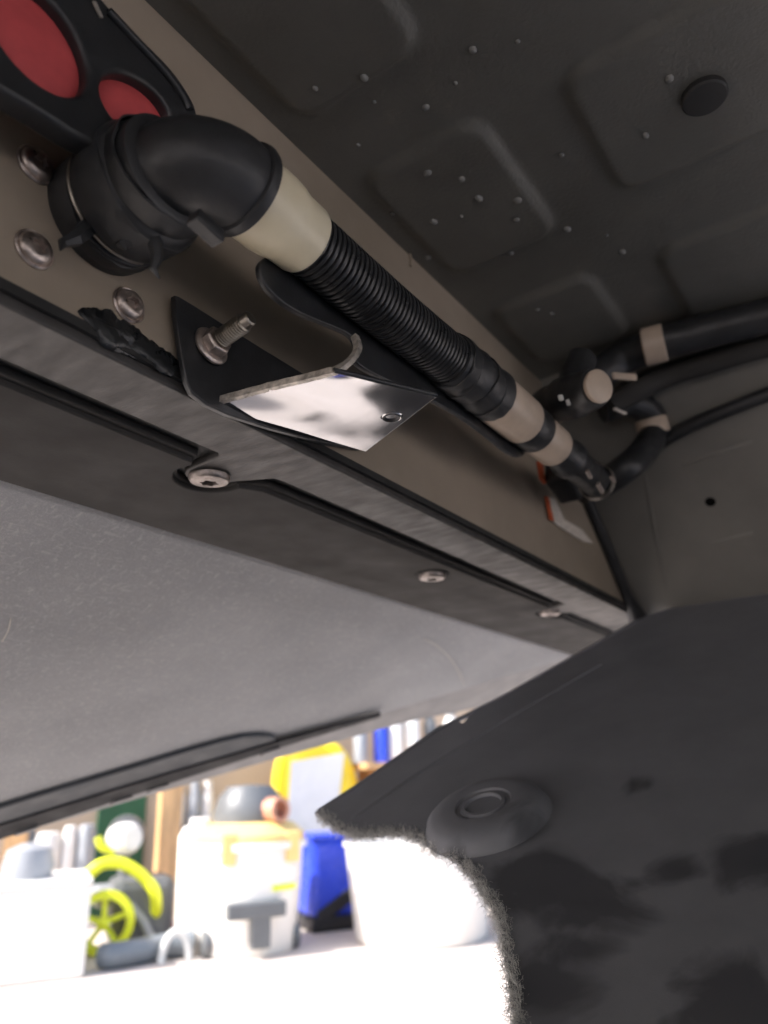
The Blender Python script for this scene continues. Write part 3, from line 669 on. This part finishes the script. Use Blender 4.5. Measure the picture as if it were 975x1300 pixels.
# fold ridge parallel to the upper left edge
rp = [onl(*p) for p in ((440, 1048), (520, 992), (600, 942), (690, 888), (770, 842))]
build('fold_ridge', tube(smoothpath([p + nl * (LT / 2 - .0016) for p in rp], 8), [.0005] + [.0030] * 31 + [.0005], 14), 'liner', ln_t, smooth=60)
rp = [onl(*p) for p in ((405, 1032), (480, 983), (560, 927), (640, 886), (740, 829), (812, 790))]
build('edge_bead', tube(smoothpath([p + nl * (LT / 2 - .001) for p in rp], 8), .0022, 12), 'liner', ln_t, smooth=60)
# round moulded boss
bc = onl(620, 1043); rB = (onl(696, 1030) - onl(540, 1058)).length / 2
prof = [(rB * 1.04, 0), (rB, .0015), (rB * .95, .006), (rB * .84, .0092), (rB * .66, .0108), (rB * .46, .0106), (rB * .44, .0092), (rB * .37, .0090), (rB * .36, .0104), (rB * .30, .0106), (rB * .28, .0088), (rB * .05, .0084)]
boss = build('moulded_boss', lathe(prof, bc + nl * (LT / 2 - .0002), nl, 60), 'liner', ln_t, smooth=38)
# torn fibres
vs, fs = [], []
for _ in range(15000):
    i = random.randrange(6, len(tr) - 2); x, y = tr[i]
    i0 = i / len(tr)
    dens = max(0, mnoise.noise((i * .16, 5, 5)) + .45)
    if random.random() > dens: continue
    t = (Vector(tr[i + 1]) - Vector(tr[i - 1])).normalized(); o2 = Vector((-t.y, t.x))
    mid = Vector(tr[i]); 
    if (mid + o2 * .01 - Vector(lp(760, 1150))).length < (mid - Vector(lp(760, 1150))).length: o2 = -o2
    p = LP0 + LU * mid.x + LV * mid.y + nl * random.uniform(-LT / 2, LT / 2 + .0012) - (LU * o2.x + LV * o2.y) * random.uniform(-.0005, .0055)
    dcur = (LU * o2.x + LV * o2.y) * random.uniform(.2, 1) + (LU * t.x + LV * t.y) * random.uniform(-1, 1) + nl * random.uniform(-.5, 1.2)
    seg = random.uniform(.0007, .0017); wd = random.uniform(.00006, .00016)
    base_ = len(vs); m = 4
    for k in range(m + 1):
        sd_ = nl.cross(dcur).normalized() * wd
        if sd_.length < 1e-9: sd_ = LU * wd
        vs += [p - sd_, p + sd_]
        if k < m: fs.append((base_ + 2 * k, base_ + 2 * k + 1, base_ + 2 * k + 3, base_ + 2 * k + 2))
        dcur = (dcur.normalized() + Vector((random.uniform(-.8, .8), random.uniform(-.8, .8), random.uniform(-.8, .8)))).normalized(); p = p + dcur * seg
o = build('torn_fibres', (vs, fs), 'fuzz', ln_t, smooth=0); o['kind'] = 'stuff'

# ------------------------------------------------------------------ garage clutter beyond the car
def gz(px, py): return onz(px, py, 0)
bwd = Vector((.52, .85, 0)).normalized(); bal = Vector((bwd.y, -bwd.x, 0))         # away from car, and along the clutter row to the right
Z = Vector((0, 0, 1))
row0 = gz(300, 1215)
wc = row0 + bwd * .95
gw = build('garage_wall', box(wc + Z * 1.2 + bwd * .05, bal * 6, bwd * .05, Z * 1.2), 'wallpaint', smooth=0)
tag(gw, 'pale garage wall behind the clutter', 'wall')
def pxm(p): return (p - CAM).dot(Vector((A.z, B.z, U.z))) / F_PX      # metres per photograph pixel at p
def at_depth(px, py, base, back=0.):
    """point on the vertical plane facing the car through base"""
    return hit(px, py, base + bwd * back, bwd)

def gback(px, py, off):
    q_ = hit(px, py, gz(px, py) + bwd * off, bwd); q_.z = 0; return q_
# shop vacuum
vb = gz(312, 1205); s = pxm(vb)
va = thing('shop_vacuum', vb, 'white wet and dry vacuum with orange lid and dark motor head', 'vacuum')
rad = 74 * s; hh = (at_depth(312, 1068, vb).z)
build('tank', lathe([(rad * .8, 0), (rad * .84, .01), (rad * .94, hh * .6), (rad * .97, hh * .95), (rad * .97, hh)], vb, Z, 48), 'white_plastic', va)
build('rim', lathe([(rad * .97, hh * .93), (rad * 1.04, hh * .94), (rad * 1.05, hh), (rad * .97, hh * 1.01)], vb, Z, 48), 'white_plastic', va)
zl = at_depth(312, 1045, vb).z
build('lid', lathe([(rad * 1.0, hh), (rad * 1.0, hh + .02), (rad * .8, zl), (rad * .6, zl + .005)], vb, Z, 48), 'orange_plastic', va)
for sx in (-1, 1): build('latch', box(vb + bal * rad * .55 * sx - bwd * rad * .84 + Z * (hh * .96), bal * .02, bwd * .012, Z * .04), 'orange_plastic', va, smooth=0, bevel=.004)
zt = at_depth(312, 998, vb).z
build('motor_head', lathe([(rad * .62, zl - .005), (rad * .64, zl + .03), (rad * .56, zt - .03), (rad * .4, zt), (rad * .1, zt + .004)], vb, Z, 40), 'grey_plastic', va)
p = at_depth(348, 1028, vb, -rad * .6)
build('port', lathe([(.035, -.02), (.035, .03), (.025, .03), (.022, 0)], p, -bwd + bal * .5, 28), 'copper', va)
lb = at_depth(355, 1115, vb, -rad * .90)
build('label', box(at_depth(361, 1113, vb, -rad * .82), bal * 16 * s - bwd * -.012, bwd * .003, Z * 12 * s), 'white_plastic', va, smooth=0)
build('label_stripe', box(at_depth(361, 1126, vb, -rad * .86), bal * 16 * s + bwd * .012, bwd * .003, Z * 3 * s), 'neon', va, smooth=0)
p = at_depth(325, 1155, vb, -rad)
build('tool_holder', join(box(p, bal * 36 * s, bwd * .02, Z * 9 * s), box(at_depth(330, 1180, vb, -rad), bal * 12 * s, bwd * .018, Z * 20 * s)), 'grey_plastic', va, smooth=0, bevel=.006)
for sx in (-.75, .75): build('caster', lathe([(.03, -.012), (.034, -.008), (.034, .008), (.03, .012)], vb + bal * rad * sx - bwd * rad * .35 + Z * .034, bal, 24), 'grey_plastic', va)
wv = thing('blown_out_side', gz(248, 1205), 'plain white form added for the blown-out left side of the vacuum', 'canister')  # added white shape standing in for the overexposed left of the vacuum
p = gz(248, 1205); s2 = pxm(p)
build('body', lathe([(26 * s2, 0), (28 * s2, .01), (28 * s2, .30), (22 * s2, .325), (15 * s2, .33)], p, Z, 32), 'white_plastic', wv)
build('cap', lathe([(15 * s2, .328), (15 * s2, .345), (13 * s2, .35)], p, Z, 24), 'white_plastic', wv)

# blue crate, yellow sack, white tub, bottles
p = gback(412, 1185, .12); s = pxm(p)
bc_ = thing('blue_container', p, 'blue plastic container with a black strap and base', 'container')
z1 = at_depth(412, 1062, p).z
build('body', box(p + Z * (z1 * .57), bal * 29 * s, bwd * .1, Z * (z1 * .43)), 'blue_plastic', bc_, smooth=0, bevel=.02)
build('base', box(p + Z * (z1 * .08), bal * 31 * s, bwd * .11, Z * (z1 * .08)), 'black_bg', bc_, smooth=0, bevel=.01)
build('strap', box(p - bwd * .112 + Z * (z1 * .27), bal * 24 * s + Z * .035, bwd * .006, Z * .022), 'black_bg', bc_, smooth=0, bevel=.003)
build('lid', box(p + Z * (z1 * 1.01), bal * 30 * s, bwd * .105, Z * .01), 'blue_plastic', bc_, smooth=0, bevel=.004)
p = gback(400, 1185, .5); s = pxm(p)
z0 = at_depth(400, 1085, p).z; z1 = at_depth(400, 945, p).z
o = build('storage_cabinet', box(p + Z * (z0 / 2), bal * 95 * s, bwd * .15, Z * (z0 / 2)), 'white_plastic', smooth=0, bevel=.01); tag(o, 'white cabinet under the yellow sack behind the vacuum', 'cabinet')
sk = []
outl = chaikin([(-1, -.95), (.95, -1), (1.0, .2), (.62, .9), (.1, 1.02), (-.5, .98), (-.98, .7)], 2)
hw, hz = 56 * s, (z1 - z0) / 2
sk = thing('yellow_sack', p + Z * z0, 'bright yellow sack standing above the blue container', 'sack')
build('bag', plate([[(x * hw, y * hz) for x, y in outl]], p + Z * (z0 + hz + .012), bal, Z, .22, .06, 4), 'yellow_plastic', sk, smooth=60)
build('white_panel', plate([[(x * hw, y * hz) for x, y in ((-.9, -.7), (.25, -.75), (.5, .75), (-.8, .6))]], p + Z * (z0 + hz + .012) - bwd * .112, bal, Z, .004, .001), 'white_plastic', sk, smooth=0)
p = gz(535, 1190); s = pxm(p)
tb = thing('white_tub', p, 'big white round tub beside the torn liner edge', 'tub')
z1 = at_depth(535, 1065, p).z
build('body', lathe([(80 * s, 0), (84 * s, .01), (95 * s, z1 * .95), (98 * s, z1 * .96), (98 * s, z1), (93 * s, z1), (82 * s, .02)], p, Z, 48), 'white_plastic', tb)
build('handle', tube([p - bal * 90 * s + Z * z1 * .5 - bwd * .02, p - bal * 60 * s + Z * z1 * .62 - bwd * 75 * s, p - bal * 30 * s + Z * z1 * .55 - bwd * 90 * s], .004, 8), 'mid_grey', tb)

shp = gback(545, 1180, .6); s = pxm(shp)
zs = at_depth(520, 968, shp).z
shf = thing('wall_shelf', shp, 'wooden shelf on the garage wall carrying bottles', 'shelf')
build('board', box(shp + Z * (zs - .012), bal * 95 * s, bwd * .12, Z * .012), 'wood', shf, smooth=0)
for sx in (-.8, .8): build('shelf_bracket', box(shp + bal * 95 * s * sx + Z * (zs / 2 - .012), bal * .01, bwd * .1, Z * (zs / 2 - .012)), 'wood', shf, smooth=0)
for x, r, mt, lab in ((458, 9, 'mid_grey', 'grey bottle first on the shelf by the yellow sack'), (484, 10, 'blue_plastic', 'blue bottle on the shelf next to the grey one'), (503, 10, 'white_plastic', 'white bottle on the shelf between the blue and dark ones'), (524, 11, 'white_plastic', 'tall white bottle on the shelf right of the smaller white one'), (548, 9, 'grey_plastic', 'dark bottle on the shelf among white bottles'), (575, 14, 'white_plastic', 'widest white bottle at the right end of the shelf')):
    b0_ = at_depth(x, 968, shp, -.02); b0_.z = zs + .0005; t_ = thing('bottle', b0_, lab, 'bottle', 'bottles on the garage shelf')
    r_ = r * s; hb = .2 + .01 * (x % 7)
    build('body', lathe([(r_, 0), (r_, hb * .7), (r_ * .45, hb * .85), (r_ * .45, hb * .92)], b0_, Z, 20), mt, t_)
    build('cap', lathe([(r_ * .55, hb * .9), (r_ * .55, hb), (r_ * .45, hb * 1.01)], b0_, Z, 16), 'grey_plastic' if mt == 'white_plastic' else 'white_plastic', t_)

# push mower with neon wheels
p = gz(128, 1214); s = pxm(p)
mw = thing('push_mower', p, 'black garden machine with neon yellow spoked wheel and curved yellow handle', 'mower')
rw = 38 * s; wc_ = p + Z * rw; wax = (bal * -.15 - bwd).normalized()
wx, wy, wz = frame(wax)
wh = build('wheel', lathe([(rw * .97, -.02), (rw, -.012), (rw, .012), (rw * .97, .02), (rw * .74, .022), (rw * .72, -.022), (rw * .97, -.02)], wc_, wax, 40, caps=False), 'neon', mw)
build('hub', lathe([(rw * .2, -.024), (rw * .2, .03), (rw * .14, .034)], wc_, wax, 24), 'neon', wh)
for k in range(5):
    a = R(72 * k + 18); d = wx * math.cos(a) + wy * math.sin(a); t_ = wz.cross(d)
    build('spoke', box(wc_ + d * rw * .46, d * rw * .32, t_ * rw * .085, wz * .012), 'neon', wh, smooth=0, bevel=.004)
bk = p + bwd * .12 + bal * .08
build('body', box(bk + Z * .1 + bal * .03, bal * 42 * s, bwd * .09, Z * .09), 'grey_plastic', mw, smooth=0, bevel=.03)
build('engine_deck', box(at_depth(150, 1135, bk) , bal * 36 * s, bwd * .08, Z * 12 * s), 'mid_grey', mw, smooth=0, bevel=.02)
build('handle_bow', tube(smoothpath([at_depth(112, 1110, p), at_depth(130, 1097, p), at_depth(152, 1096, p), at_depth(170, 1104, p), at_depth(186, 1118, p), at_depth(198, 1140, p), at_depth(196, 1190, bk)], 8), 7.5 * s, 16), 'neon', mw, smooth=60)
build('head', lathe([(14 * s, -.05), (20 * s, -.03), (21 * s, .03), (15 * s, .05)], at_depth(157, 1064, bk), bal * .5 - bwd, 28), 'white_plastic', mw)
build('head_shell', lathe([(24 * s, 0), (26 * s, .06), (18 * s, .12)], at_depth(160, 1060, bk), bwd + bal * .1, 28), 'grey_plastic', mw)
build('neck', tube([at_depth(157, 1070, bk) + bwd * .05, at_depth(160, 1130, bk) + bwd * .03], 8 * s, 14), 'grey_plastic', mw)
build('yellow_lever', tube(smoothpath([at_depth(124, 1063, bk), at_depth(130, 1076, bk), at_depth(146, 1082, bk)], 6), 5 * s, 12), 'neon', mw, smooth=60)
build('strut', tube([at_depth(165, 1150, bk, -.1), at_depth(182, 1170, bk, -.1), at_depth(192, 1192, bk, -.1)], 6 * s, 12), 'mid_grey', mw)
p = gback(205, 1195, .25); s = pxm(p)
o = build('timber_post', box(p + Z * .55, bal * 14 * s, bwd * .04, Z * .55), 'wood', smooth=0, bevel=.004); tag(o, 'upright pale timber post between mower and vacuum', 'post')
p = gz(205, 1196) - bwd * .02
o = build('red_block', box(p + Z * .03, bal * 14 * s, bwd * .04, Z * .028), 'red_bg', smooth=0, bevel=.008); tag(o, 'small red block on the floor at the foot of the post', 'block')
p = gback(140, 1190, .42); s = pxm(p)
o = build('green_board', box(at_depth(150, 1085, p), bal * 30 * s, bwd * .03, Z * 60 * s), 'green', smooth=0, bevel=.006); o.location.z = 0; o.scale.z = 1.45; tag(o, 'dark green board leaning behind the mower', 'board')
p = gz(40, 1250); s = pxm(p)
bx = thing('white_box', p + bwd * .15, 'large plain white box at the left beside the mower', 'box')
z1 = at_depth(40, 1128, p).z
build('carton', box(p + bwd * .15 + Z * (z1 / 2) - bal * 20 * s, bal * 82 * s, bwd * .15, Z * (z1 / 2)), 'white_plastic', bx, smooth=0, bevel=.01)
build('lid', box(p + bwd * .15 + Z * (z1 + .006) - bal * 20 * s, bal * 83 * s, bwd * .155, Z * .008), 'white_plastic', bx, smooth=0, bevel=.004)
p = gback(18, 1230, .1)
p.z = z1 + .0145; o = build('grey_bag', lathe([(.06, 0), (.065, .03), (.055, .07), (.02, .085)], at_depth(18, 1250, gz(40, 1250), .12).xy.to_3d() + Z * p.z, Z, 24), 'mid_grey'); tag(o, 'rounded grey lump on top of the white box', 'bag')
# hanging / stacked things behind on the left
p = gback(60, 1195, .22); s = pxm(p)
for x, hw_, y0, mt, nm, lab, ct_ in ((10, 14, 1050, 'wood', 'wood_panel', 'tan wooden panel against the wall at far left', 'panel'), (28, 7, 1055, 'grey_plastic', 'dark_pipe', 'dark upright pipe next to the tan panel', 'pipe'), (52, 17, 1058, 'white_plastic', 'white_roll', 'white roll standing behind the white box', 'roll'), (80, 9, 1050, 'white_plastic', 'pale_tube', 'thin pale tube standing right of the white roll', 'tube'), (102, 12, 1048, 'mid_grey', 'grey_tube', 'grey tube standing behind the yellow handle', 'tube')):
    c = at_depth(x, 1150, p); zt_ = at_depth(x, y0, p).z; c.z = 0
    o = build(nm, lathe([(hw_ * s, 0), (hw_ * s, zt_ * .93), (hw_ * s * .8, zt_), (hw_ * s * .5, zt_ + .004)], c, Z, 20) if nm != 'wood_panel' else box(c + Z * zt_ / 2, bal * hw_ * s, bwd * .02, Z * zt_ / 2), mt); tag(o, lab, ct_)
for i, (x, y, r_, mt, lab) in enumerate(((222, 1030, 11, 'white_plastic', 'white jar on the ledge left of the motor head'), (246, 1022, 10, 'mid_grey', 'grey jar on the ledge beside the motor head'), (262, 1020, 8, 'white_plastic', 'small white jar on the ledge nearest the motor head'))):
    if i == 0:
        lp_ = gback(240, 1195, .55); s = pxm(lp_); zl_ = at_depth(240, 1048, lp_).z
        o = build('ledge', box(lp_ + Z * zl_ / 2, bal * 40 * s, bwd * .08, Z * zl_ / 2), 'grey_plastic', smooth=0, bevel=.006); tag(o, 'dark ledge behind the vacuum carrying jars', 'ledge')
    c = at_depth(x, 1048, lp_); c.z = zl_ + .0005
    o = build('jar', lathe([(r_ * s, 0), (r_ * s * 1.05, .05), (r_ * s, .10), (r_ * s * .7, .13), (r_ * s * .7, .16)], c, Z, 20), mt); tag(o, lab, 'jar', 'jars on the ledge')
# grey hose and bright clip on the floor in front
p0 = gz(128, 1232); p1 = gz(245, 1214)
o = build('floor_hose', tube(smoothpath([p0 + Z * .03 + bwd * .02, p0 + Z * .032 + bal * .03, p0.lerp(p1, .4) + Z * .032, p0.lerp(p1, .7) + Z * .032 + bwd * .02, p1 + Z * .032], 8), [.02] + [.031] * 32, 20), 'hose_grey', smooth=60); tag(o, 'thick grey vacuum hose lying on the floor before the mower', 'hose')
p = gz(222, 1222); s = pxm(p)
arc = [p + bal * math.cos(R(a)) * 17 * s + Z * (.002 + math.sin(R(a)) * 34 * s) for a in range(0, 181, 15)]
o = build('hose_hook', tube(arc, 5 * s, 12), 'pale', smooth=60); tag(o, 'pale arched hook standing on the floor over the grey hose', 'hook')
